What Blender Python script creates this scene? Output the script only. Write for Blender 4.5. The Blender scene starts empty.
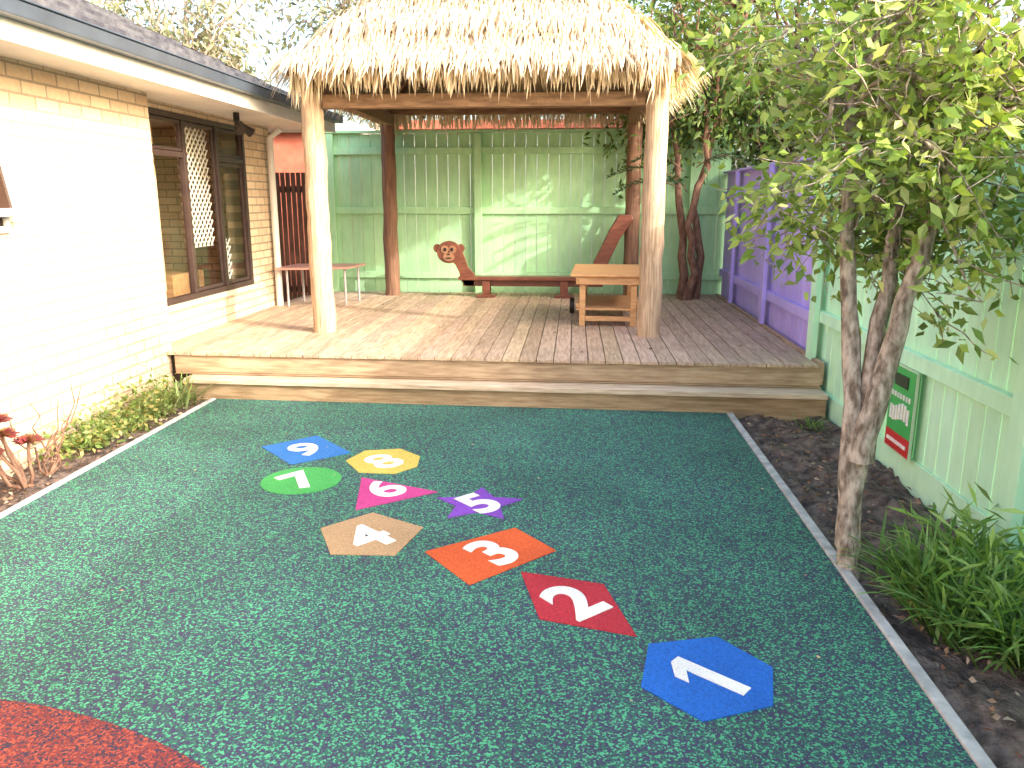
import bpy, math, random
from mathutils import Vector, Matrix
random.seed(7)
R=random.random
def U(a,b): return a+(b-a)*R()
def G(s): return random.gauss(0,s)
scene=bpy.context.scene
COL=scene.collection

# ---------------------------------------------------------------- materials
def newmat(name):
    m=bpy.data.materials.new(name); m.use_nodes=True
    nt=m.node_tree; b=nt.nodes["Principled BSDF"]
    return m,nt,b
def N(nt,t,**kw):
    n=nt.nodes.new(t)
    for k,v in kw.items():
        if k in n.inputs: n.inputs[k].default_value=v
        else: setattr(n,k,v)
    return n
def L(nt,a,b): nt.links.new(a,b)
def c4(c): return (c[0],c[1],c[2],1)
def noisy(name,c1,c2,scale=8,rough=.8,stretch=(1,1,1),bump=.2,bscale=None,attr=False,spec=.3,detail=4,mid=(.35,.65),bdist=.01,space='Object',dirt=0):
    m,nt,b=newmat(name)
    tc=N(nt,'ShaderNodeTexCoord'); mp=N(nt,'ShaderNodeMapping'); mp.inputs['Scale'].default_value=stretch
    L(nt,tc.outputs[space],mp.inputs['Vector'])
    n=N(nt,'ShaderNodeTexNoise',Scale=scale,Detail=detail); L(nt,mp.outputs[0],n.inputs['Vector'])
    r=N(nt,'ShaderNodeValToRGB'); r.color_ramp.elements[0].color=c4(c1); r.color_ramp.elements[1].color=c4(c2)
    r.color_ramp.elements[0].position=mid[0]; r.color_ramp.elements[1].position=mid[1]
    L(nt,n.outputs['Fac'],r.inputs[0])
    out=r.outputs[0]
    if attr:
        a=N(nt,'ShaderNodeAttribute'); a.attribute_name='Col'
        mx=N(nt,'ShaderNodeMix',data_type='RGBA',blend_type='MULTIPLY'); mx.inputs[0].default_value=1
        L(nt,out,mx.inputs[6]); L(nt,a.outputs['Color'],mx.inputs[7]); out=mx.outputs[2]
    if dirt:
        dn=N(nt,'ShaderNodeTexNoise',Scale=1.1,Detail=5); dn.inputs['Roughness'].default_value=.65; L(nt,tc.outputs[space],dn.inputs['Vector'])
        dr=N(nt,'ShaderNodeMapRange'); dr.inputs[1].default_value=.35; dr.inputs[2].default_value=.65; dr.inputs[3].default_value=1-dirt; dr.inputs[4].default_value=1.05
        L(nt,dn.outputs['Fac'],dr.inputs[0])
        mx=N(nt,'ShaderNodeMix',data_type='RGBA',blend_type='MULTIPLY'); mx.inputs[0].default_value=1
        L(nt,out,mx.inputs[6]); L(nt,dr.outputs[0],mx.inputs[7]); out=mx.outputs[2]
    L(nt,out,b.inputs['Base Color'])
    b.inputs['Roughness'].default_value=rough; b.inputs['Specular IOR Level'].default_value=spec
    if bump:
        n2=N(nt,'ShaderNodeTexNoise',Scale=bscale or scale*3,Detail=3); L(nt,mp.outputs[0],n2.inputs['Vector'])
        bp=N(nt,'ShaderNodeBump',Strength=bump,Distance=bdist); L(nt,n2.outputs['Fac'],bp.inputs['Height']); L(nt,bp.outputs[0],b.inputs['Normal'])
    return m
def attrmat(name,rough=.6,trans=0,spec=.3):
    m,nt,b=newmat(name)
    a=N(nt,'ShaderNodeAttribute'); a.attribute_name='Col'
    L(nt,a.outputs['Color'],b.inputs['Base Color']); b.inputs['Roughness'].default_value=rough
    b.inputs['Specular IOR Level'].default_value=spec
    if trans:
        t=N(nt,'ShaderNodeBsdfTranslucent'); mx=N(nt,'ShaderNodeMixShader'); mx.inputs[0].default_value=trans
        g=N(nt,'ShaderNodeMix',data_type='RGBA',blend_type='MULTIPLY'); g.inputs[0].default_value=1; g.inputs[7].default_value=(1.25,1.2,.6,1)
        L(nt,a.outputs['Color'],g.inputs[6]); L(nt,g.outputs[2],t.inputs['Color'])
        L(nt,b.outputs[0],mx.inputs[1]); L(nt,t.outputs[0],mx.inputs[2])
        L(nt,mx.outputs[0],nt.nodes['Material Output'].inputs['Surface'])
    return m
def rubber(name,ca,cb,cc,scale=170,rough=.75):
    m,nt,b=newmat(name)
    tc=N(nt,'ShaderNodeTexCoord')
    nz=N(nt,'ShaderNodeTexNoise',Scale=60,Detail=2); L(nt,tc.outputs['Object'],nz.inputs['Vector'])
    mxv=N(nt,'ShaderNodeMix',data_type='RGBA'); mxv.inputs[0].default_value=.012
    L(nt,tc.outputs['Object'],mxv.inputs[6]); L(nt,nz.outputs['Color'],mxv.inputs[7])
    v=N(nt,'ShaderNodeTexVoronoi',Scale=scale); L(nt,mxv.outputs[2],v.inputs['Vector'])
    sx=N(nt,'ShaderNodeSeparateColor'); L(nt,v.outputs['Color'],sx.inputs[0])
    r=N(nt,'ShaderNodeValToRGB'); cr=r.color_ramp; cr.interpolation='CONSTANT'
    cr.elements[0].color=c4(ca); cr.elements[0].position=0
    cr.elements[1].color=c4(cb); cr.elements[1].position=.48
    e=cr.elements.new(.78); e.color=c4(cc)
    L(nt,sx.outputs[0],r.inputs[0])
    big=N(nt,'ShaderNodeTexNoise',Scale=1.3,Detail=5); L(nt,tc.outputs['Object'],big.inputs['Vector'])
    mr=N(nt,'ShaderNodeMapRange'); mr.inputs[1].default_value=.3; mr.inputs[2].default_value=.7; mr.inputs[3].default_value=.82; mr.inputs[4].default_value=1.2
    L(nt,big.outputs['Fac'],mr.inputs[0])
    mx=N(nt,'ShaderNodeMix',data_type='RGBA',blend_type='MULTIPLY'); mx.inputs[0].default_value=1
    L(nt,r.outputs[0],mx.inputs[6]); L(nt,mr.outputs[0],mx.inputs[7])
    L(nt,mx.outputs[2],b.inputs['Base Color']); b.inputs['Roughness'].default_value=rough; b.inputs['Specular IOR Level'].default_value=.3
    bp=N(nt,'ShaderNodeBump',Strength=.6,Distance=.004); L(nt,v.outputs['Distance'],bp.inputs['Height']); L(nt,bp.outputs[0],b.inputs['Normal'])
    return m
def brickmat(name,axis='x'):
    m,nt,b=newmat(name)
    g=N(nt,'ShaderNodeNewGeometry'); s=N(nt,'ShaderNodeSeparateXYZ'); L(nt,g.outputs['Position'],s.inputs[0])
    c=N(nt,'ShaderNodeCombineXYZ'); L(nt,s.outputs['Y' if axis=='x' else 'X'],c.inputs[0]); L(nt,s.outputs['Z'],c.inputs[1])
    t=N(nt,'ShaderNodeTexBrick'); L(nt,c.outputs[0],t.inputs['Vector'])
    t.inputs['Color1'].default_value=(.72,.56,.39,1); t.inputs['Color2'].default_value=(.58,.42,.28,1); t.inputs['Mortar'].default_value=(.36,.28,.20,1)
    t.inputs['Scale'].default_value=1; t.inputs['Brick Width'].default_value=.24; t.inputs['Row Height'].default_value=.086
    t.inputs['Mortar Size'].default_value=.008; t.inputs['Mortar Smooth'].default_value=.2
    n=N(nt,'ShaderNodeTexNoise',Scale=30,Detail=4); L(nt,g.outputs['Position'],n.inputs['Vector'])
    mx=N(nt,'ShaderNodeMix',data_type='RGBA',blend_type='OVERLAY'); mx.inputs[0].default_value=.25
    L(nt,t.outputs['Color'],mx.inputs[6]); L(nt,n.outputs['Fac'],mx.inputs[7])
    L(nt,mx.outputs[2],b.inputs['Base Color']); b.inputs['Roughness'].default_value=.85
    inv=N(nt,'ShaderNodeMath',operation='SUBTRACT'); inv.inputs[0].default_value=1; L(nt,t.outputs['Fac'],inv.inputs[1])
    bp=N(nt,'ShaderNodeBump',Strength=.9,Distance=.010); L(nt,inv.outputs[0],bp.inputs['Height']); L(nt,bp.outputs[0],b.inputs['Normal'])
    return m
M={}
M['mat']=rubber('rubber_green',(.046,.044,.088),(.032,.125,.085),(.075,.36,.18),150)
M['red']=rubber('rubber_red',(.20,.035,.032),(.045,.03,.05),(.36,.075,.045),150)
def tile(name,c): return rubber(name,c,tuple(x*.80 for x in c),tuple(min(1,x*1.18) for x in c),200)
M['soil']=noisy('garden_soil',(.06,.042,.036),(.22,.16,.13),14,.95,bump=.9,bscale=40,bdist=.03,dirt=.3)
M['ground']=noisy('earth',(.06,.07,.03),(.12,.11,.06),.6,.95,bump=.3)
M['conc']=noisy('concrete_edge',(.36,.36,.35),(.58,.57,.55),12,.9,bump=.3,dirt=.3)
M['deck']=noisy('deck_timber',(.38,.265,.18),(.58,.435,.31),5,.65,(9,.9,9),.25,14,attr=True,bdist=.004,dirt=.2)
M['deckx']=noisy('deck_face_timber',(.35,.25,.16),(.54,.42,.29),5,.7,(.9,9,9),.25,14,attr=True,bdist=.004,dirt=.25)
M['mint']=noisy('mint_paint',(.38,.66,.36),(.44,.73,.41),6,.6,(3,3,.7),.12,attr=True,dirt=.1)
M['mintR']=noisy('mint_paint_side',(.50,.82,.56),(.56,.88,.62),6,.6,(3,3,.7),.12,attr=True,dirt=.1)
M['purple']=noisy('purple_paint',(.44,.36,.84),(.50,.42,.90),6,.6,(3,3,.7),.12,attr=True,dirt=.1)
M['post']=noisy('post_timber',(.27,.17,.10),(.62,.45,.30),6,.75,(11,11,.5),.7,20,bdist=.010,mid=(.26,.58),dirt=.2)
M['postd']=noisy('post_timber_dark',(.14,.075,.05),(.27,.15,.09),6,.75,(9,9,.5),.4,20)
M['beam']=noisy('beam_timber',(.16,.09,.05),(.28,.165,.09),6,.75,(1,5,5),.3,20)
M['thatch']=attrmat('thatch_leaf',.75,.2,.15)
M['thatchin']=noisy('thatch_inner',(.16,.11,.06),(.38,.28,.17),30,.9,(1,6,1),.7,60,bdist=.02)
M['brick']=brickmat('cream_brick_x'); M['bricky']=brickmat('cream_brick_y','y')
M['white']=noisy('white_paint',(.74,.71,.67),(.80,.77,.73),4,.5,bump=.03,dirt=.1)
M['gutter']=noisy('gutter_metal',(.035,.045,.06),(.05,.065,.085),4,.35,bump=.03,spec=.5)
M['frame']=noisy('window_frame',(.035,.02,.018),(.05,.03,.025),10,.4,bump=.03,spec=.5)
M['frameb']=noisy('window_frame_white',(.62,.58,.55),(.68,.64,.6),10,.4,bump=.03,spec=.5)
M['room']=noisy('room_wall',(.62,.42,.27),(.70,.50,.33),3,.9,bump=0)
M['lattice']=noisy('lattice_white',(.80,.74,.64),(.84,.8,.72),5,.6,bump=0)
M['roof']=noisy('roof_tile',(.04,.04,.05),(.10,.10,.11),8,.7,bump=.6,bdist=.02)
M['orange']=noisy('table_pine',(.46,.24,.10),(.62,.36,.17),6,.5,(1,6,6),.1,spec=.4)
M['redwood']=noisy('stained_redwood',(.12,.035,.02),(.19,.06,.03),7,.4,(1,4,4),.15,spec=.5)
M['dark']=noisy('dark_paint',(.02,.015,.012),(.035,.025,.02),8,.4,bump=0)
M['pink']=noisy('table_laminate',(.42,.22,.18),(.48,.26,.21),4,.4,bump=0)
M['metal']=noisy('painted_steel',(.35,.33,.33),(.42,.40,.40),6,.35,bump=0,spec=.6)
M['gate']=noisy('dark_slats',(.06,.03,.02),(.11,.05,.035),8,.7,(1,1,.5),.1)
M['terra']=noisy('red_cladding',(.45,.12,.07),(.55,.17,.1),5,.8,bump=.1)
M['bark']=noisy('bark_light',(.15,.11,.08),(.52,.44,.36),16,.9,(2.5,2.5,1),.9,30,bdist=.014)
M['barkr']=noisy('bark_red',(.12,.06,.04),(.26,.15,.10),9,.9,(3,3,1),.7,25,bdist=.012)
M['leaf']=attrmat('leaf',.45,.35,.35)
M['litter']=attrmat('dry_leaf',.8,0,.2)
M['paintw']=rubber('rubber_white',(.80,.80,.76),(.70,.70,.66),(.85,.85,.82),260)
m,nt,b=newmat('window_glass')
gl=N(nt,'ShaderNodeBsdfGlossy',Roughness=.02); tr=N(nt,'ShaderNodeBsdfTransparent'); tr.inputs[0].default_value=(.9,.92,.92,1)
fr=N(nt,'ShaderNodeFresnel'); fr.inputs['IOR'].default_value=1.45; mx=N(nt,'ShaderNodeMixShader')
L(nt,fr.outputs[0],mx.inputs[0]); L(nt,tr.outputs[0],mx.inputs[1]); L(nt,gl.outputs[0],mx.inputs[2]); L(nt,mx.outputs[0],nt.nodes['Material Output'].inputs['Surface'])
M['glass']=m

# ---------------------------------------------------------------- mesh builder
class MB:
    def __init__(s): s.v=[];s.f=[];s.c=[];s.sm=[]
    def face(s,pts,col=(1,1,1),smooth=False):
        i=len(s.v); s.v+= [tuple(p) for p in pts]; s.f.append(tuple(range(i,i+len(pts)))); s.c.append(col); s.sm.append(smooth)
    def raw(s,vs,fs,col=(1,1,1),smooth=False):
        i=len(s.v); s.v+=[tuple(p) for p in vs]
        for f in fs: s.f.append(tuple(i+k for k in f)); s.c.append(col); s.sm.append(smooth)
    def box(s,x0,x1,y0,y1,z0,z1,col=(1,1,1),mt=None):
        vs=[Vector((x,y,z)) for x in(x0,x1) for y in(y0,y1) for z in(z0,z1)]
        if mt: vs=[mt@v for v in vs]
        s.raw(vs,[(0,1,3,2),(4,6,7,5),(0,4,5,1),(2,3,7,6),(0,2,6,4),(1,5,7,3)],col)
    def prism(s,poly,z0,z1,col=(1,1,1)):
        n=len(poly); s.raw([(x,y,z0) for x,y in poly]+[(x,y,z1) for x,y in poly],[tuple(range(n-1,-1,-1)),tuple(range(n,2*n))]+[(i,(i+1)%n,n+(i+1)%n,n+i) for i in range(n)],col)
    def tube(s,path,rad,seg=8,col=(1,1,1),cap=True,wob=0):
        vs=[];n=len(path)
        up=Vector((.3,.2,1)).normalized() if abs((path[-1]-path[0]).normalized().z)<.9 else Vector((1,.1,0))
        for i,p in enumerate(path):
            d=(path[min(i+1,n-1)]-path[max(i-1,0)]).normalized()
            a=d.cross(up)
            if a.length<1e-3: a=d.cross(Vector((0,1,0)))
            a.normalize(); b=d.cross(a)
            for k in range(seg):
                t=2*math.pi*k/seg; r=rad[i]*(1+(G(wob) if wob else 0)); vs.append(p+a*math.cos(t)*r+b*math.sin(t)*r)
        fs=[]
        for i in range(n-1):
            for k in range(seg):
                k2=(k+1)%seg; fs.append((i*seg+k,i*seg+k2,(i+1)*seg+k2,(i+1)*seg+k))
        s.raw(vs,fs,col,True)
        if cap:
            s.face(vs[-seg:],col); s.face(vs[:seg][::-1],col)
    def build(s,name,mat,parent=None,bevel=0):
        me=bpy.data.meshes.new(name); me.from_pydata(s.v,[],s.f); me.materials.append(mat)
        ca=me.color_attributes.new('Col','FLOAT_COLOR','CORNER')
        buf=[]
        for f,c in zip(s.f,s.c): buf+= [c[0],c[1],c[2],1.0]*len(f)
        ca.data.foreach_set('color',buf)
        me.polygons.foreach_set('use_smooth',s.sm); me.update()
        o=bpy.data.objects.new(name,me); COL.objects.link(o)
        if parent: o.parent=parent
        if bevel:
            m=o.modifiers.new('bevel','BEVEL'); m.width=bevel; m.segments=2; m.limit_method='ANGLE'
        return o
def empty(name):
    e=bpy.data.objects.new(name,None); COL.objects.link(e); e.empty_display_size=.2; return e
def shade(a=.1):
    k=1+U(-a,a); return (k,k*(1+U(-.03,.03)),k*(1+U(-.04,.04)))
V=Vector

# ---------------------------------------------------------------- ground
g=MB(); g.face([(-300,-300,-.07),(300,-300,-.07),(300,300,-.07),(-300,300,-.07)]); g.build('ground',M['ground'])
def bed(name,x0,x1,y0,y1,z0,amp):
    b=MB(); nx=max(4,int((x1-x0)/.04)); ny=int((y1-y0)/.04); vs=[]
    for j in range(ny+1):
        for i in range(nx+1):
            vs.append((x0+(x1-x0)*i/nx,y0+(y1-y0)*j/ny,z0+G(amp)+.02*math.sin(i*.6+j*.27)))
    b.raw(vs,[(j*(nx+1)+i,j*(nx+1)+i+1,(j+1)*(nx+1)+i+1,(j+1)*(nx+1)+i) for j in range(ny) for i in range(nx)],smooth=True)
    return b.build(name,M['soil'])
bed('garden_bed_soil',1.24,1.96,.6,6.1,-.03,.010)
bed('garden_bed_soil',-3.42,-2.965,-1,6.35,-.02,.010)
def stepy(x): return 6.0-(x-1.9)*.035
def decky(x): return 6.2-(x-1.9)*.027
b=MB(); b.prism([(-2.925,-3),(1.19,-3),(1.19,stepy(1.19)+.1),(-2.925,stepy(-2.9)+.1)],-.06,0); b.build('rubber_playground_mat',M['mat'])
b=MB(); cx,cy,rr=-2.065,.12,2.07
pts=[(cx+rr*math.cos(math.radians(a)),cy+rr*math.sin(math.radians(a))) for a in range(-60,114,3)]
pts=[p for p in pts if p[0]>-2.92]+[(-2.92,cy+math.sqrt(rr*rr-(.855)**2)),(-2.92,-1.0)]
b.prism(pts,-.004,.004); b.build('red_rubber_path',M['red'])
b=MB(); b.prism([(1.192,-3),(1.238,-3),(1.238,stepy(1.2)-.005),(1.192,stepy(1.2)-.005)],-.06,.012); b.build('garden_edging',M['conc'],bevel=.004)
b=MB(); b.prism([(-2.965,-3),(-2.927,-3),(-2.927,stepy(-2.9)-.005),(-2.965,stepy(-2.9)-.005)],-.06,.012); b.build('garden_edging',M['conc'],bevel=.004)

# ---------------------------------------------------------------- hopscotch
hop=empty('hopscotch_game')
def ngon(cx,cy,r,n,a0=0,r2=None):
    return [(cx+(r if (i%2==0 or r2 is None) else r2)*math.cos(math.radians(a0)+2*math.pi*i/n),cy+(r if (i%2==0 or r2 is None) else r2)*math.sin(math.radians(a0)+2*math.pi*i/n)) for i in range(n)]
T=[('1',(.49,2.49),[(.30,2.68),(.56,2.75),(.72,2.56),(.67,2.34),(.43,2.24),(.25,2.41)],(.015,.13,.50),52),
('2',(.02,2.98),[(-.21,3.23),(.15,3.14),(.26,2.73),(-.11,2.83)],(.42,.025,.04),42),
('3',(-.355,3.415),[(-.67,3.40),(-.27,3.71),(-.06,3.46),(-.42,3.09)],(.62,.10,.025),50),
('4',(-.98,3.54),[(-1.24,3.63),(-1.03,3.85),(-.73,3.68),(-.80,3.35),(-1.10,3.34)],(.42,.28,.15),50),
('5',(-.49,4.02),ngon(-.49,4.02,.25,10,92,.125),(.20,.06,.42),45),
('6',(-1.05,4.20),[(-1.23,4.38),(-.74,4.18),(-1.13,3.88)],(.48,.05,.22),50),
('7',(-1.57,4.31),ngon(-1.57,4.31,.23,40),(.06,.36,.09),50),
('8',(-1.17,4.68),[(-1.41,4.68),(-1.34,4.89),(-1.12,4.95),(-.96,4.80),(-.94,4.60),(-1.05,4.46),(-1.27,4.47)],(.58,.46,.10),48),
('9',(-1.74,4.88),[(-2.05,4.92),(-1.76,5.20),(-1.42,4.84),(-1.73,4.58)],(.03,.16,.45),40)]
for d,c,poly,col,ang in T:
    area=sum(poly[i][0]*poly[(i+1)%len(poly)][1]-poly[(i+1)%len(poly)][0]*poly[i][1] for i in range(len(poly)))
    if area<0: poly=poly[::-1]
    b=MB(); b.prism(poly,-.004,.004); b.build('tile_'+d,tile('rubber_tile_'+d,col),hop)
    if d=='1':
        b=MB(); b.prism([(-.027,-.14),(.027,-.14),(.027,.14),(-.02,.14),(-.085,.085),(-.085,.03),(-.027,.075)],-.002,.002)
        o=b.build('digit_1',M['paintw'],hop)
    else:
        cu=bpy.data.curves.new('digit','FONT'); cu.body=d; cu.size=.37; cu.align_x='CENTER'; cu.align_y='CENTER'; cu.offset=.012 if d in '23457' else .007; cu.extrude=.002
        to=bpy.data.objects.new('digit_tmp',cu); COL.objects.link(to)
        bpy.context.view_layer.update()
        me=bpy.data.meshes.new_from_object(to); bpy.data.objects.remove(to)
        zs=[v.co for v in me.vertices]; lo=min(v.y for v in zs);hi=max(v.y for v in zs); xl=min(v.x for v in zs);xh=max(v.x for v in zs)
        kx=1.1 if d in '689' else 1
        for v in me.vertices: v.co.x=(v.co.x-(xl+xh)/2)*kx; v.co.y-=(lo+hi)/2
        me.materials.clear(); me.materials.append(M['paintw'])
        o=bpy.data.objects.new('digit_'+d,me); COL.objects.link(o); o.parent=hop
    o.location=(c[0],c[1],.0065); o.rotation_euler=(0,0,math.radians(ang))

# ---------------------------------------------------------------- deck
deck=empty('timber_deck')
b=MB(); x=-3.6; w=.138
while x<1.86:
    x1=min(x+w,1.90); dz=G(.001)
    cuts=[0,1] if R()<.35 else [0,U(.25,.75),1]
    for c0,c1 in zip(cuts[:-1],cuts[1:]):
        b.box(x+.004,x1-.003,0,1,0,1,shade(.15))
        n=len(b.v)-8
        for i in range(8):
            vx,vy,vz=b.v[n+i]; ya=decky(vx)-.02; yb=10.93; yy=ya+(yb-ya)*(c0 if vy<.5 else c1-(.0006 if c1<1 else 0)); b.v[n+i]=(vx,yy,.335+.025*vz+dz*(vz>.5))
    x=x1
b.build('deck_boards',M['deck'],deck,.002)
b=MB(); b.prism([(-3.59,decky(-3.59)+.06),(1.9,decky(1.9)+.06),(1.9,10.9),(-3.59,10.9)],-.05,.325); b.build('deck_substructure',M['dark'],deck)
def strip(b,f,o0,o1,z0,z1,xa=-3.34,xb=1.93,col=(1,1,1)):
    b.prism([(xa,f(xa)+o0),(xb,f(xb)+o0),(xb,f(xb)+o1),(xa,f(xa)+o1)],z0,z1,col)
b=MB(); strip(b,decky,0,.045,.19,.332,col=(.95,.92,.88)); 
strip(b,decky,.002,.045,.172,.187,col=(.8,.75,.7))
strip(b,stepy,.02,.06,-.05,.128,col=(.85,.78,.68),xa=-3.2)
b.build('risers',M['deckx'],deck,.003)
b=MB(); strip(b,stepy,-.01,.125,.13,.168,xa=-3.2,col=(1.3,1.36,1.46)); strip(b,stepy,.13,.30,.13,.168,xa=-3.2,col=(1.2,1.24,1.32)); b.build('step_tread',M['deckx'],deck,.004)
b=MB(); b.box(1.905,1.95,6.21,10.9,.2,.375,(.9,.85,.8)); b.build('edge_board',M['deck'],deck,.003)

# ---------------------------------------------------------------- fences
fb=empty('back_fence')
b=MB(); x=-3.36
while x<2.0:
    b.box(x,x+.144,11.0+G(.002),11.022,.2,2.47+G(.004),shade(.07)); x+=.15
b.build('palings',M['mint'],fb,.002)
b=MB()
for z in (.55,1.42,2.2): b.box(-3.36,2.05,10.955,10.995,z,z+.09,(1.02,1.02,1.02))
for px in (-1.35,-3.36,1.5): b.box(px,px+.1,10.90,10.954,.2,2.46,(.97,.97,.97))
b.box(-3.38,2.1,10.93,11.06,2.475,2.51)
b.build('rails_and_posts',M['mint'],fb,.004)
fp=empty('purple_fence')
b=MB(); y=6.55
while y<10.88:
    b.box(1.985,2.005,y,y+.140,.1,1.93+G(.004),shade(.06)); y+=.146
b.build('palings',M['purple'],fp,.002)
b=MB()
for z in (.62,1.62): b.box(1.94,1.984,6.6,10.9,z,z+.09)
for py in (8.2,9.9): b.box(1.90,1.939,py,py+.1,.37,1.93)
b.box(1.93,2.05,6.55,10.95,1.935,1.965)
b.build('rails_and_posts',M['purple'],fp,.004)
fm=empty('mint_fence')
b=MB(); y=-3
while y<6.5:
    b.box(1.985,2.005,y,y+.140,-.05,1.98+G(.004),shade(.05)); y+=.146
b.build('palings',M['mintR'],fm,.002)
b=MB()
for z in (.66,1.62): b.box(1.94,1.984,-3,6.5,z,z+.09,(1.03,1.03,1.03))
b.box(1.965,1.984,-3,6.5,-.06,.14,(.95,.95,.95))
for py in (6.40,5.1,3.35,1.4): b.box(1.89,1.939,py,py+.13,-.05,1.98,(1,1,1))
b.box(1.93,2.05,-3,6.54,1.985,2.02)
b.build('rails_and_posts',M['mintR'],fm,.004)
sg=empty('wall_sign')
b=MB(); sy0,sy1=4.50,4.86
b.box(1.925,1.938,sy0,sy1,.14,.66,(.45,.62,.42)); 
b.box(1.921,1.9245,sy0+.012,sy1-.012,.26,.65,(.06,.40,.10)); b.box(1.921,1.9245,sy0+.012,sy1-.012,.152,.257,(.50,.03,.03))
for i in range(7):
    yy=sy0+.04+i*.04; b.box(1.914,1.920,yy,yy+.025,.34+.015*math.sin(i*.9),.43+.02*math.sin(i*.9),(.8,.8,.75))
    b.box(1.914,1.920,yy,yy+.018,.47,.50,(.8,.8,.75)); b.box(1.914,1.920,yy,yy+.03,.195,.215,(.8,.8,.75))
b.box(1.914,1.920,sy0+.09,sy1-.09,.54,.61,(.03,.05,.03))
b.build('board',attrmat('sign_paint',.4),sg)

# ---------------------------------------------------------------- brick house
H=empty('brick_house')
b=MB(); b.box(-3.7,-3.4,-4,6.42,-.1,2.43); b.build('near_wall',M['brick'],H)
b=MB(); b.box(-3.85,-3.6,6.43,9.5,-.05,.68); b.box(-3.85,-3.6,6.43,9.5,2.37,2.43); b.box(-3.85,-3.6,8.76,9.5,.681,2.369); b.box(-3.85,-3.6,6.43,6.69,.681,2.369); b.build('window_wall',M['brick'],H)
b=MB(); b.box(-9,-3.86,9.3,9.49,-.05,2.43); b.build('end_wall',M['bricky'],H)
b=MB(); b.box(-3.62,-3.57,6.69,8.78,.63,.68); b.build('window_sill',M['bricky'],H,.004)
b=MB(); b.box(-9,-2.95,-4,9.95,2.432,2.45); b.box(-2.949,-2.925,-4,9.95,2.40,2.56); b.box(-9,-2.95,9.951,9.97,2.41,2.56); b.build('soffit_and_fascia',M['white'],H,.002)
b=MB(); b.box(-2.924,-2.83,-4,9.97,2.51,2.59); b.box(-2.924,-2.82,-4,9.97,2.592,2.602); b.build('gutter',M['gutter'],H,.012)
b=MB(); k=math.tan(math.radians(25)); rw=.33
xx=-2.86
while xx>-8:
    z=2.59+(-2.86-xx)*k; ends=9.9-( -2.86-xx)*.9
    b.raw([(xx,-4,z+.02),(xx,ends,z+.02),(xx-rw,ends-rw*.9,z+rw*k-.01),(xx-rw,-4,z+rw*k-.01),(xx,-4,z-.03),(xx,ends,z-.03)],[(0,3,2,1),(4,0,1,5)]); 
    b.raw([(xx,ends,z+.02),(-8,ends,z+.02),(-8,ends-rw*.9,z+rw*k),(xx-rw,ends-rw*.9,z+rw*k)],[(0,1,2,3)])
    xx-=rw
b.build('roof_tiles',M['roof'],H)
def winframe(b,x,y0,y1,z0,z1,t=.045,d=.05):
    b.box(x-d,x,y0,y1,z0,z0+t); b.box(x-d,x,y0,y1,z1-t,z1); b.box(x-d,x,y0,y0+t,z0+t,z1-t); b.box(x-d,x,y1-t,y1,z0+t,z1-t)
b=MB(); winframe(b,-3.59,6.70,8.755,.685,2.365,.05,.07)
for ys in (7.38,8.08): b.box(-3.65,-3.595,ys-.03,ys+.03,.736,2.314)
b.box(-3.648,-3.598,6.751,7.349,1.98,2.03); b.box(-3.648,-3.598,8.111,8.704,1.98,2.03)
winframe(b,-3.605,8.115,8.70,2.035,2.31,.03,.03); winframe(b,-3.605,6.755,7.345,2.035,2.31,.03,.03); winframe(b,-3.612,7.412,8.048,.74,2.31,.035,.03); winframe(b,-3.612,8.115,8.70,.74,1.975,.035,.03)
b.build('window_frame',M['frame'],H,.003)
b=MB(); b.face([(-3.632,6.75,.73),(-3.632,8.705,.73),(-3.632,8.705,2.315),(-3.632,6.75,2.315)]); b.build('window_glass',M['glass'],H)
b=MB(); b.box(-5.1,-5.0,5,9.2,.1,2.43); b.box(-5.0,-3.86,5,9.25,.0,.1); b.box(-5.0,-3.86,4.9,5,.1,2.43); b.build('room_interior',M['room'],H)
b=MB()
def diag(b,x,ya,yb,za,zb,step=.085,r=.010):
    n=int((yb-ya+zb-za)/step)
    for i in range(n+1):
        c=i*step
        for sg_ in (1,-1):
            z0=max(za,za+c-(yb-ya)); z1=min(zb,za+c)
            if z1-z0<.03: continue
            y0=ya+c-(z0-za); y1=ya+c-(z1-za)
            if sg_<0: y0=ya+yb-y0; y1=ya+yb-y1
            b.tube([V((x-.006*sg_,y0,z0)),V((x-.006*sg_,y1,z1))],[r,r],4,cap=False)
diag(b,-3.69,7.42,8.03,1.15,2.28); diag(b,-3.69,8.12,8.40,.78,1.2)
b.build('security_lattice',M['lattice'],H)
b=MB()
for i in range(18):
    y=6.75+i*.035; b.tube([V((-3.92+.02*(i%2),y,.75)),V((-3.92+.02*(i%2),y,2.3))],[.022,.022],6)
b.build('curtain',M['room'],H)
b=MB(); b.box(-4.6,-4.1,6.9,7.6,.1,.95); b.box(-4.7,-4.1,7.9,8.6,.1,.85); b.build('cupboard',M['orange'],H)
mt=Matrix.Translation((-3.385,0,2.12))@Matrix.Rotation(math.radians(-9),4,'Y')
b=MB()
for bx in ((3.3,4.62,-.05,0),(3.3,4.62,-.62,-.575)): b.box(-.02,.02,bx[0],bx[1],bx[2],bx[3],mt=mt)
b.box(-.02,.02,4.55,4.62,-.574,-.051,mt=mt); b.box(-.02,.02,3.3,3.35,-.574,-.051,mt=mt)
b.box(-3.398,-3.375,3.3,3.34,1.45,2.12); b.box(-3.398,-3.375,4.585,4.625,1.45,2.12); b.box(-3.398,-3.37,3.3,4.625,1.41,1.449)
b.build('awning_frame',M['frameb'],H,.003)
b=MB(); b.box(-.003,.003,3.351,4.549,-.574,-.051,mt=mt); b.build('awning_glass',noisy('brown_glass',(.05,.028,.02),(.08,.045,.032),3,.1,bump=0,spec=.7),H)
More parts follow.
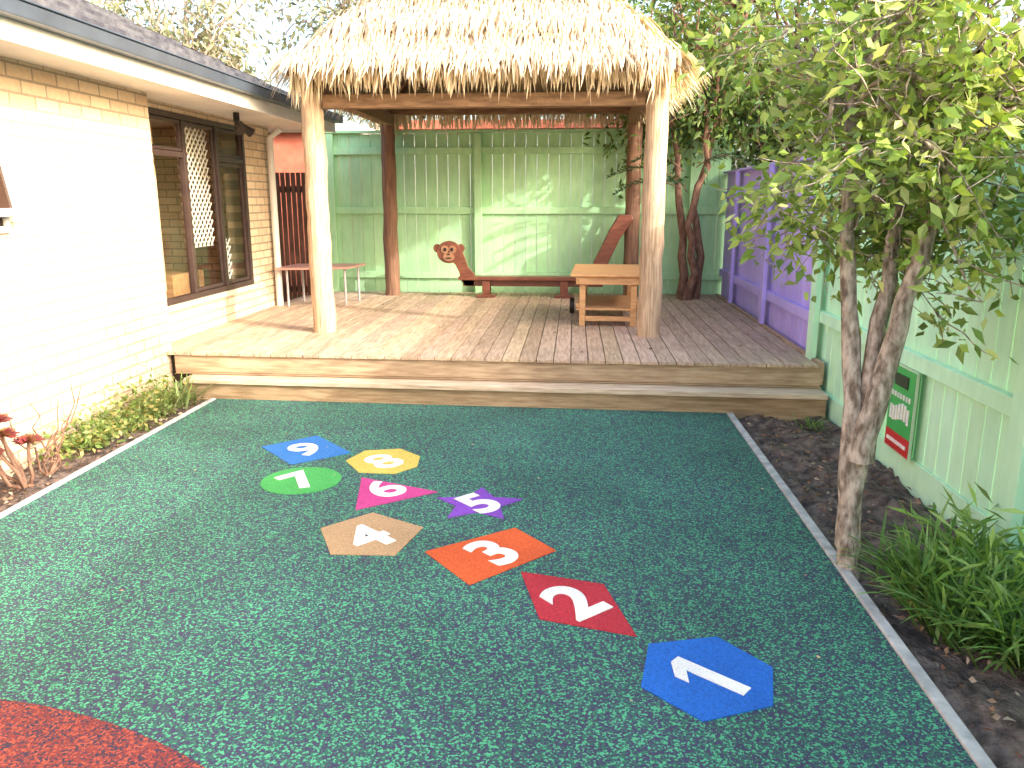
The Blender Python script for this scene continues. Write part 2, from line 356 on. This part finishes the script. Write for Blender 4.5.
b=MB(); b.box(-3.399,-3.392,3.34,4.585,1.45,2.12); b.build('awning_painted_recess',M['dark'],H)  # dark panel over uncut wall; recess shade is put into its colour
b=MB(); b.tube([V((-3.53,9.35,.36)),V((-3.53,9.35,2.3)),V((-3.4,9.35,2.40))],[.04,.04,.04],10); b.build('downpipe',M['white'],H)
b=MB(); b.tube([V((-3.30,7.9,2.43)),V((-3.30,7.9,2.34))],[.03,.03],10)
for s_ in (-1,1): b.tube([V((-3.30,7.9,2.36)),V((-3.27,7.9+s_*.06,2.31)),V((-3.21,7.9+s_*.13,2.25))],[.02,.03,.05],10)
b.build('security_light',M['dark'],H)
gt=empty('slatted_gate'); b=MB()
for i in range(15): b.box(-4.38+i*.07,-4.33+i*.07,10.4,10.43,.1,1.95)
b.box(-4.4,-3.37,10.431,10.47,.4,.48); b.box(-4.4,-3.37,10.431,10.47,1.7,1.78); b.build('slats',M['gate'],gt)

# ---------------------------------------------------------------- gazebo
Z=empty('thatched_gazebo')
def post(b,x,y,r,z0=.35,z1=2.55):
    n=18; b.tube([V((x+G(.004),y+G(.004),z0+(z1-z0)*i/n)) for i in range(n+1)],[r*(1.04-.08*i/n+G(.014)) for i in range(n+1)],18,wob=.018)
b=MB(); post(b,-2.40,7.47,.103,z1=2.55); post(b,.71,7.47,.103,z1=2.55); b.build('front_posts',M['post'],Z)
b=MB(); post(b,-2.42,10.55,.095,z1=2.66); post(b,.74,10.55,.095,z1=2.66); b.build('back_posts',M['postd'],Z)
b=MB()
b.box(-2.29,.60,7.41,7.53,2.41,2.53); b.box(-2.55,.86,10.48,10.62,2.661,2.79)
b.build('cross_beams',M['beam'],Z,.006)
b=MB(); b.box(-2.47,-2.33,7.38,10.475,2.53,2.67); b.box(.64,.78,7.38,10.475,2.53,2.67); b.build('side_beams',M['beam'],Z,.006)
ex0,ex1,ey0,ey1,ez=-2.50,.84,7.16,11.0,2.70; ax,ay,az=-.82,9.07,4.50
apex=V((ax,ay,az))
cor=[V((ex0,ey0,ez)),V((ex1,ey0,ez)),V((ex1,ey1,ez)),V((ex0,ey1,ez))]
b=MB()
for i in range(4):
    A,B=cor[i],cor[(i+1)%4]; b.face([A,B,apex])
    b.face([A+V((0,0,.06)),B+V((0,0,.06)),apex+V((0,0,.1))])
b.build('thatch_base',M['thatchin'],Z)
b=MB()
for i in range(4):
    A,B=cor[i],cor[(i+1)%4]
    for t in [j/7 for j in range(0,8)]:
        P=A.lerp(B,t)
        k=1-abs(2*t-1); e=P.lerp(apex,.97) if t in(0,1) else P+ (apex-(A+B)/2)*k*.97
        if (e-P).length>.2: b.tube([P-V((0,0,.03)),e-V((0,0,.03))],[.03,.03],6)
b.build('rafters',M['beam'],Z)
b=MB()
rows=30
for i in range(4):
    A,B=cor[i],cor[(i+1)%4]; mid=(A+B)/2; out=V((mid.x-ax,mid.y-ay,0)).normalized(); sl=(mid-apex).normalized(); nrm=V((out.x*(az-ez),out.y*(az-ez),(mid-V((ax,ay,ez))).length)).normalized()
    along=(B-A).normalized()
    dens=.0095 if i!=2 else .03
    for r in range(rows):
        s=r/rows*.98
        wd=(B-A).length*(1-s)
        tier=(r%6)/6.0
        n=int(wd/dens)+4
        P0=A.lerp(apex,s); P1=B.lerp(apex,s)
        for k in range(n):
            t=(k+R())/n; P=P0.lerp(P1,t)+nrm*(.06+.075*(1-tier)+G(.012))+sl*G(.05)
            ln=U(.14,.38) if r else U(.12,.24)
            d=(sl*1+along*G(.18)+nrm*(U(-.06,.14))).normalized()
            w=U(.0035,.0105); sd=(along+nrm*G(.5)).normalized()*w
            q=U(.62,1.0)*(.80+.20*(1-tier)); base=(.88*q,.76*q**1.08,.60*q**1.2)
            if R()<.07: base=(.36,.26,.17)
            m1=P+d*ln*.55; e=P+d*ln+V((0,0,-ln*U(.0,.3)))
            b.face([P-sd,P+sd,m1+sd,m1-sd],base); b.face([m1-sd,m1+sd,e],base)
    n=int((B-A).length/.0042)
    for k in range(n):
        t=R(); P=A.lerp(B,t)-out*U(-.02,.16)+V((0,0,U(-.04,.12)))
        ln=U(.08,.24)+(.09 if min(t,1-t)<.07 else 0); d=(V((0,0,-1))+out*U(-.05,.3)+along*G(.15)).normalized()
        if R()<.04: ln+=.1
        w=U(.004,.011); sd=(along+out*G(.4)).normalized()*w; q=U(.55,1)
        base=(.84*q,.70*q**1.1,.50*q**1.25)
        m1=P+d*ln*.6; e=P+d*ln+V((0,0,-.01))
        b.face([P-sd,P+sd,m1+sd,m1-sd],base); b.face([m1-sd,m1+sd,e],base)
b.build('thatch',M['thatch'],Z)

# ---------------------------------------------------------------- furniture
Tb=empty('wooden_workbench')
mt=Matrix.Translation((.03,7.98,.362))@Matrix.Rotation(math.radians(-2),4,'Z')
b=MB(); wx,dy=.63,1.25
for (x,y) in ((.03,.03),(wx-.09,.03),(.03,dy-.09),(wx-.09,dy-.09)): b.box(x,x+.06,y,y+.06,0,.44,mt=mt)
for i in range(9): b.box(-.06,wx+.06,-.03+i*.146,-.03+i*.146+.139,.50,.525,mt=mt)
b.box(.02,wx-.02,.0,.028,.42,.499,mt=mt); b.box(.02,wx-.02,dy-.03,dy-.002,.42,.499,mt=mt); b.box(-.005,.019,0,dy,.42,.499,mt=mt); b.box(wx-.019,wx+.005,0,dy,.42,.499,mt=mt)
for i in range(7): b.box(.0,wx,.03+i*.17,.03+i*.17+.15,.16,.18,mt=mt)
b.box(.091,wx-.091,.035,.06,.05,.10,mt=mt)
b.box(.0,.029,.0,dy,.19,.23,mt=mt); b.box(wx-.029,wx,.0,dy,.19,.23,mt=mt)
b.build('bench_frame',M['orange'],Tb,.004)
b=MB()
b.tube([mt@V((-.10,.95,.09)),mt@V((-.05,.95,.09))],[.09,.09],20)
b.build('trolley_wheel',M['dark'],Tb)
Tl=empty('small_table')
b=MB(); b.prism([(-3.50,9.15),(-2.68,9.35),(-2.62,9.95),(-3.46,9.85)],.80,.825); b.build('table_top',M['pink'],Tl,.004)
b=MB()
for x,y in ((-3.40,9.28),(-2.74,9.42),(-2.70,9.88),(-3.38,9.78)): b.tube([V((x,y,.36)),V((x,y,.80))],[.014,.014],8)
b.build('table_legs',M['metal'],Tl)
S=empty('monkey_bench'); Y=10.45
def outline(b,pts,y0,y1):
    n=len(pts); b.raw([(p[0],y0,p[1]) for p in pts]+[(p[0],y1,p[1]) for p in pts],[tuple(range(n)),tuple(range(2*n-1,n-1,-1))]+[(i,n+i,n+(i+1)%n,(i+1)%n) for i in range(n)])
b=MB(); b.box(-1.50,.42,Y-.12,Y+.12,.585,.63); b.box(-1.45,.38,Y-.03,Y+.03,.50,.584)
b.build('seat_plank',M['redwood'],S,.006)
b=MB(); nk=[(-1.42,.50),(-1.30,.50),(-1.30,.66),(-1.38,.74),(-1.42,.86),(-1.47,.98),(-1.60,.96),(-1.62,.84),(-1.55,.78),(-1.50,.68),(-1.47,.56)]
outline(b,nk,Y-.03,Y+.03)
b.build('neck',M['redwood'],S,.005)
b=MB(); hd=[(-1.63+.15*math.cos(a)*1.05,.94+.145*math.sin(a)) for a in [2*math.pi*i/28 for i in range(28)]]; outline(b,hd,Y-.05,Y-.031+.06)
for ex in (-1.785,-1.475):
    outline(b,[(ex+.05*math.cos(a),.99+.055*math.sin(a)) for a in [2*math.pi*i/16 for i in range(16)]],Y-.035,Y+.02)
b.build('head',M['redwood'],S,.004)
tan=noisy('monkey_face_paint',(.30,.15,.08),(.34,.18,.10),5,.5,bump=0)
b=MB()
for cx_,cz_,r1,r2 in ((-1.68,.975,.05,.05),(-1.58,.975,.05,.05),(-1.63,.88,.075,.055)):
    outline(b,[(cx_+r1*math.cos(a),cz_+r2*math.sin(a)) for a in [2*math.pi*i/18 for i in range(18)]],Y-.062-.002*(cz_<.9),Y-.051)
b.build('face',tan,S)
b=MB()
for cx_,cz_,r1,r2 in ((-1.675,.975,.020,.026),(-1.585,.975,.020,.026),(-1.63,.915,.018,.012),(-1.63,.865,.04,.010)):
    outline(b,[(cx_+r1*math.cos(a),cz_+r2*math.sin(a)) for a in [2*math.pi*i/14 for i in range(14)]],Y-.072,Y-.0645)
b.build('eyes_and_mouth',M['dark'],S)
b=MB()
outline(b,[(.20,.62),(.36,.62),(.46,.86),(.58,1.12),(.74,1.36),(.72,1.42),(.56,1.42),(.44,1.22),(.34,1.0),(.26,.84)],Y-.10,Y+.10)
b.build('tail_backrest',M['redwood'],S,.01)
b=MB()
for x in (-1.14,-.12): 
    b.box(x-.05,x+.05,Y-.10,Y-.06,.36,.58); b.box(x-.05,x+.05,Y+.06,Y+.10,.36,.58); b.box(x-.12,x+.12,Y-.14,Y+.14,.362,.40)
b.build('bench_legs',M['redwood'],S,.004)

# ---------------------------------------------------------------- foliage tools
def leaf(b,p,d,ln,w,col,fold=.25):
    d=d.normalized(); s=d.cross(V((G(1),G(1),G(1))))
    if s.length<1e-3: s=V((1,0,0))
    s.normalize(); n=d.cross(s)
    m=p+d*ln*.45; e=p+d*ln+V((0,0,-ln*.1)); l=m+s*w-n*w*fold; r=m-s*w-n*w*fold
    i=len(b.v); b.v+=[tuple(p),tuple(r),tuple(e),tuple(l)]
    b.f+=[(i,i+1,i+2),(i,i+2,i+3)]; b.c+=[col,col]; b.sm+=[False,False]
def wander(a,c,n,amp):
    out=[]
    for i in range(n+1):
        t=i/n; out.append(a.lerp(c,t)+V((G(amp),G(amp),G(amp)))*(4*t*(1-t))**.5)
    out[0]=a;out[-1]=c; return out
def pal(cols):
    c=random.choice(cols); k=U(.75,1.25); return (c[0]*k,c[1]*k,c[2]*k)
def tree(name,trunks,crown,rad,limbs,twigs,lpt,ll,lw,cols,bark,r0,spread=.08,twl=.5,droop=.2,limb=.42,avoid=None,fronds=None):
    E=empty(name); w=MB(); lf=MB()
    for path in trunks:
        w.tube(path,[r0*(1.15-.7*i/(len(path)-1)) for i in range(len(path))],12,wob=.05)
    for i in range(limbs):
        path=random.choice(trunks); st=path[-1] if R()<.5 else path[-2-(R()<.4)]
        while True:
            q=V((U(-1,1),U(-1,1),U(-1,1)))
            if .25<q.length<=1: break
        tgt=V((crown.x+q.x*rad.x,crown.y+q.y*rad.y,crown.z+q.z*rad.z))
        pa=wander(st,tgt,6,.05*rad.z); rr0=r0*limb
        w.tube(pa,[rr0*(1-.85*k/6) for k in range(7)],6,cap=False)
        for j in range(twigs):
            k=random.randint(2,6); s0=pa[k]
            dr=V((G(1),G(1),G(.7)))
            dr=(dr.normalized()*1.0+(s0-crown).normalized()*.6).normalized()
            en=s0+dr*twl*U(.5,1.2)+V((0,0,-droop*twl))
            if avoid and avoid(en): continue
            tw=wander(s0,en,4,.03*twl)
            w.tube(tw,[rr0*.22*(1-.8*q_/4)+.0012 for q_ in range(5)],4,cap=False)
            shadec=U(.75,1.2)
            for l in range(lpt):
                t=U(.15,1.05)*4; a=min(3,int(t)); p=tw[a].lerp(tw[a+1],min(1.1,t-a))+V((G(spread),G(spread),G(spread)))
                d=V((G(.8),G(.8),G(.6)-droop))+dr*.6; c=pal(cols)
                leaf(lf,p,d,ll*U(.6,1.25),lw*U(.7,1.2),(c[0]*shadec,c[1]*shadec,c[2]*shadec))
    for a_,c_ in (fronds or []):
        a_,c_=V(a_),V(c_); n=26; ax_=(c_-a_); sdv=ax_.cross(V((0,0,1))).normalized()
        pp=[a_+ax_*(i/n)+V((0,0,.10*math.sin(math.pi*i/n)-.10*(i/n)**2)) for i in range(n+1)]
        w.tube(pp,[.008*(1-.8*i/n) for i in range(n+1)],5,cap=False)
        for i in range(6,n+1):
            for sg2 in (1,-1):
                for up_ in (-.3,.4,):
                    leaf(lf,pp[i],sdv*sg2+ax_.normalized()*.7+V((0,0,up_+G(.2))),.13*(1.1-.6*i/n),.010,(.035,.07,.03),.1)
    w.build('trunk_and_branches',bark,E); lf.build('foliage',M['leaf'],E)
    return E
ycols=[(.28,.40,.08),(.21,.33,.07),(.36,.46,.13),(.16,.26,.06),(.42,.48,.18)]
def path(*p): return [V(q) for q in p]
def dense(pts,n=3,amp=.006):
    o=[]
    for a,c in zip(pts[:-1],pts[1:]):
        for i in range(n): o.append(a.lerp(c,i/n)+(V((G(amp),G(amp),0)) if o else V((0,0,0))))
    o.append(pts[-1]); return o
tr1=dense(path((1.25,3.38,-.05),(1.235,3.40,.25),(1.25,3.42,.55),(1.28,3.45,.95),(1.33,3.5,1.4),(1.38,3.5,1.95)))
tr2=dense(path((1.24,3.40,.1),(1.225,3.42,.4),(1.21,3.44,.75),(1.19,3.50,1.15),(1.15,3.55,1.6),(1.12,3.55,2.1)))
tr3=dense(path((1.25,3.39,.5),(1.30,3.38,.85),(1.36,3.36,1.2),(1.43,3.34,1.6),(1.5,3.34,1.9)))
near=lambda p: p.y<2.4 or p.x<.45 or (p.z<1.22 and (p.x<1.5 or p.y<3.2)) or (p.z<1.45 and p.x<.8)
tree('garden_tree',[tr1,tr2,tr3],V((1.38,3.5,2.05)),V((.80,.85,1.1)),52,13,11,.070,.017,ycols,M['bark'],.047,.045,.32,.06,.26,avoid=near)
t1=dense(path((1.45,10.4,.2),(1.40,10.4,.9),(1.30,10.5,1.6),(1.25,10.6,2.4),(1.1,10.8,3.2)),3,.02)
t2=dense(path((1.55,10.45,.2),(1.62,10.45,.9),(1.50,10.5,1.5),(1.7,10.6,2.3),(1.8,10.8,3.1)),3,.02)
t3=dense(path((1.35,10.3,.2),(1.52,10.3,.7),(1.42,10.3,1.3),(1.62,10.3,2.0),(1.5,10.4,2.9)),3,.02)
gcols=[(.09,.17,.04),(.14,.22,.05),(.19,.27,.07),(.06,.12,.03)]
tree('deck_tree',[t1,t2,t3],V((1.55,10.8,3.5)),V((1.35,1.1,1.6)),38,15,13,.12,.026,gcols,M['barkr'],.055,.09,.6,.15,
  fronds=[((1.30,10.4,1.85),(.42,10.1,1.98)),((1.30,10.4,1.75),(.50,10.2,1.78)),((1.35,10.4,1.95),(.70,10.0,2.15)),((1.4,10.4,1.7),(1.0,9.8,1.85)),((1.5,10.4,2.0),(2.0,9.8,2.1))])
gr2=[(.14,.22,.05),(.20,.28,.07),(.10,.17,.04),(.26,.32,.10)]
tree('leafy_tree',[dense(path((4.2,13.5,0),(4.1,13.5,1.5),(3.8,13.5,3)))],V((3.4,13.3,4.2)),V((2.6,1.6,2.6)),42,15,13,.18,.04,gr2,M['barkr'],.12,.14,.9,.15)
tree('leafy_tree',[dense(path((4.0,10.2,0),(3.9,10.2,1.3),(3.7,10.2,2.4)))],V((3.6,10.3,3.2)),V((1.3,1.4,1.6)),20,13,12,.13,.03,gr2,M['barkr'],.1,.11,.7,.15)
gum=[(.28,.29,.18),(.22,.24,.14),(.35,.35,.23),(.17,.19,.11)]
for (x,y,h,rx) in ((-11.5,24,7.0,3.2),(-6.5,26,7.5,3.2),(-2.0,28,7.8,3.6)):
    tree('gum_tree',[dense(path((x,y,0),(x+.3,y,h*.4),(x-.2,y,h*.75)),3,.06)],V((x,y,h)),V((rx,2,2.6)),30,12,11,.26,.05,gum,M['bark'],.16,.22,1.3,.4)

# low planting
def strap(name,pts,n,ln,w,cols,up=.9):
    b=MB()
    for _ in range(n):
        c=random.choice(pts); p=V((c[0]+G(c[2]),c[1]+G(c[2]),-.02)); a=U(0,6.283); L_=ln*U(.5,1.15); out=V((math.cos(a),math.sin(a),0)); sd=V((-out.y,out.x,0))
        e=U(.35,1.1); col=pal(cols); prev=None
        for k in range(6):
            t=k/5; q=p+out*L_*e*t*.9+V((0,0,L_*up*(t-.55*e*t*t))); ww=w*(1-t)**.6*(.6+.4*min(1,t*4))
            cur=(q-sd*ww,q+sd*ww)
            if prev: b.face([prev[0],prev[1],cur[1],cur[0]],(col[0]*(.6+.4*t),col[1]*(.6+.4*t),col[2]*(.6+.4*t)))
            prev=cur
    return b.build(name,M['leaf'])
pg=[(.14,.28,.06),(.20,.36,.08),(.30,.46,.15),(.10,.20,.04)]
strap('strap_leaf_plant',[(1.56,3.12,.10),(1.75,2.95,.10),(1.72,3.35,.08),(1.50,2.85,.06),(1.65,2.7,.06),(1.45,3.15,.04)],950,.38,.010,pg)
b=MB()
for _ in range(450):
    c=random.choice([(1.55,3.1),(1.72,3.0),(1.70,3.3),(1.55,2.85)]); p=V((c[0]+G(.09),c[1]+G(.12),abs(G(.13))+.03))
    leaf(b,p,V((G(1),G(1),G(.5)+.5)),.13,.009,pal(pg))
b.build('leafy_ground_cover',M['leaf'])
strap('grass_tuft',[(1.75,5.75,.05)],40,.14,.006,pg)
fx=[(.18,.27,.09),(.26,.35,.13),(.36,.40,.21)]
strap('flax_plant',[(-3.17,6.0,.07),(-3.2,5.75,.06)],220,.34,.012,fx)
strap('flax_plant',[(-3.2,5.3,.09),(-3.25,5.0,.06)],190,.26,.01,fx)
b=MB()
for _ in range(1300):
    c=random.choice([(-3.2,5.55,.14,.2),(-3.22,4.85,.11,.12),(-3.2,5.2,.1,.1)]); p=V((c[0]+G(.09),c[1]+G(.2),abs(G(c[3]*.7))))
    leaf(b,p,V((G(1),G(1),G(.6)+.4)),.05,.013,pal([(.16,.24,.06),(.24,.3,.1),(.40,.36,.13),(.12,.18,.05)]))
b.build('garden_shrub',M['leaf'])
A=empty('aeonium_plant'); w=MB(); lf=MB()
heads=[(-3.14,3.84,.50),(-3.06,3.90,.36),(-3.20,4.04,.40),(-3.08,4.12,.26),(-3.14,3.72,.33),(-3.2,3.95,.24)]
for hx,hy,hz in heads:
    w.tube(wander(V((-3.12+G(.03),4.1+G(.03),-.02)),V((hx,hy,hz)),4,.015),[.012,.011,.010,.009,.009],6)
    for r in range(5):
        for k in range(9):
            a=2*math.pi*(k+.5*r)/9; el=.15+.26*r; d=V((math.cos(a)*math.cos(el),math.sin(a)*math.cos(el),math.sin(el)))
            leaf(lf,V((hx,hy,hz)),d,.095-.012*r,.021,pal([(.26,.06,.06),(.18,.05,.05),(.30,.13,.08)] if r<4 else [(.30,.27,.08)]),.1)
for i in range(7):
    s0=V((-3.12,4.3,-.02)); e=V((-3.12+G(.1),4.45+G(.15),U(.25,.5))); w.tube(wander(s0,e,5,.03),[.008,.007,.006,.005,.004,.003],5)
w.build('stems',M['barkr'],A); lf.build('rosettes',M['leaf'],A)
b=MB()
for _ in range(750):
    if R()<.65: x,y=U(1.25,1.92),U(1.6,6)
    else: x,y=U(-3.38,-2.98),U(3,6.2)
    leaf(b,V((x,y,.004+R()*.012)),V((G(1),G(1),G(.12))),U(.015,.05),U(.005,.012),pal([(.25,.14,.08),(.28,.20,.14),(.16,.08,.05),(.12,.08,.05),(.34,.27,.2)]),.4)
for _ in range(60):
    leaf(b,V((U(-2.8,1.15),U(2.2,6),.010)),V((G(1),G(1),.02)),U(.01,.025),U(.003,.006),pal([(.35,.26,.16),(.4,.36,.2)]),.2)
for _ in range(60):
    leaf(b,V((U(-3.3,1.85),U(6.4,10.5),.364)),V((G(1),G(1),.05)),U(.02,.05),U(.005,.012),pal([(.35,.22,.12),(.4,.33,.2),(.2,.12,.07)]),.3)
b.build('leaf_litter',M['litter'])

# ---------------------------------------------------------------- neighbours
NH=empty('neighbour_house')
b=MB(); b.box(5,10,6.5,16,-.06,3.1); 
for i in range(20): b.box(4.975,4.999,6.5,16,.1+i*.15,.1+i*.15+.135)
b.build('weatherboards',M['white'],NH)
b=MB(); b.prism([(4.6,6.1),(10.4,6.1),(10.4,16.4),(4.6,16.4)],3.1,3.25); b.build('fascia',M['gutter'],NH)
b=MB(); b.raw([(4.5,6,3.25),(10.5,6,3.25),(10.5,16.5,3.25),(4.5,16.5,3.25),(7.5,9,4.4),(7.5,13.5,4.4)],[(0,1,4),(1,2,5,4),(2,3,5),(3,0,4,5)]); b.build('roof',M['roof'],NH)
b=MB(); winframe(b,4.97,8,9.5,1.3,2.6,.06,.04); b.build('window_frame',M['frame'],NH)
NR=empty('red_shed')
b=MB(); b.box(-9,-4.0,14,18,-.06,2.75); b.build('walls',M['terra'],NR)
b=MB(); b.box(-9.2,-3.8,13.8,18.2,2.751,2.9); b.build('roof',M['white'],NR)
NB=empty('white_garage')
b=MB(); b.box(-3.2,2.5,15,19,-.06,2.85); b.build('walls',M['white'],NB)
b=MB(); b.box(-3.4,2.7,14.8,19.2,2.851,3.0); b.build('roof_edge',M['terra'],NB)

# ---------------------------------------------------------------- camera and light
cam=bpy.data.cameras.new('camera'); co=bpy.data.objects.new('camera',cam); COL.objects.link(co)
cam.lens=27.98; cam.sensor_width=36; cam.clip_end=1000; cam.clip_start=.05
co.location=(0,0,1.6); co.rotation_euler=(math.radians(77),0,math.radians(4.41)); scene.camera=co
el=math.radians(24); az_=math.radians(118)
sd=V((math.sin(az_)*math.cos(el),math.cos(az_)*math.cos(el),math.sin(el)))
sl=bpy.data.lights.new('sun','SUN'); sl.energy=5; sl.angle=math.radians(.5); sl.color=(1,.95,.89)
so=bpy.data.objects.new('sun',sl); COL.objects.link(so); so.rotation_euler=sd.to_track_quat('Z','Y').to_euler(); so.location=(10,-5,10)
wd=bpy.data.worlds.new('World'); scene.world=wd; wd.use_nodes=True; nt=wd.node_tree
bg=nt.nodes['Background']; sk=nt.nodes.new('ShaderNodeTexSky'); sk.sky_type='NISHITA'; sk.sun_disc=False; sk.sun_elevation=el; sk.sun_rotation=az_
sk.dust_density=6; sk.air_density=1; sk.ozone_density=1
nt.links.new(sk.outputs[0],bg.inputs[0]); bg.inputs[1].default_value=.9
scene.view_settings.view_transform='Standard'; scene.view_settings.look='None'; scene.view_settings.exposure=0
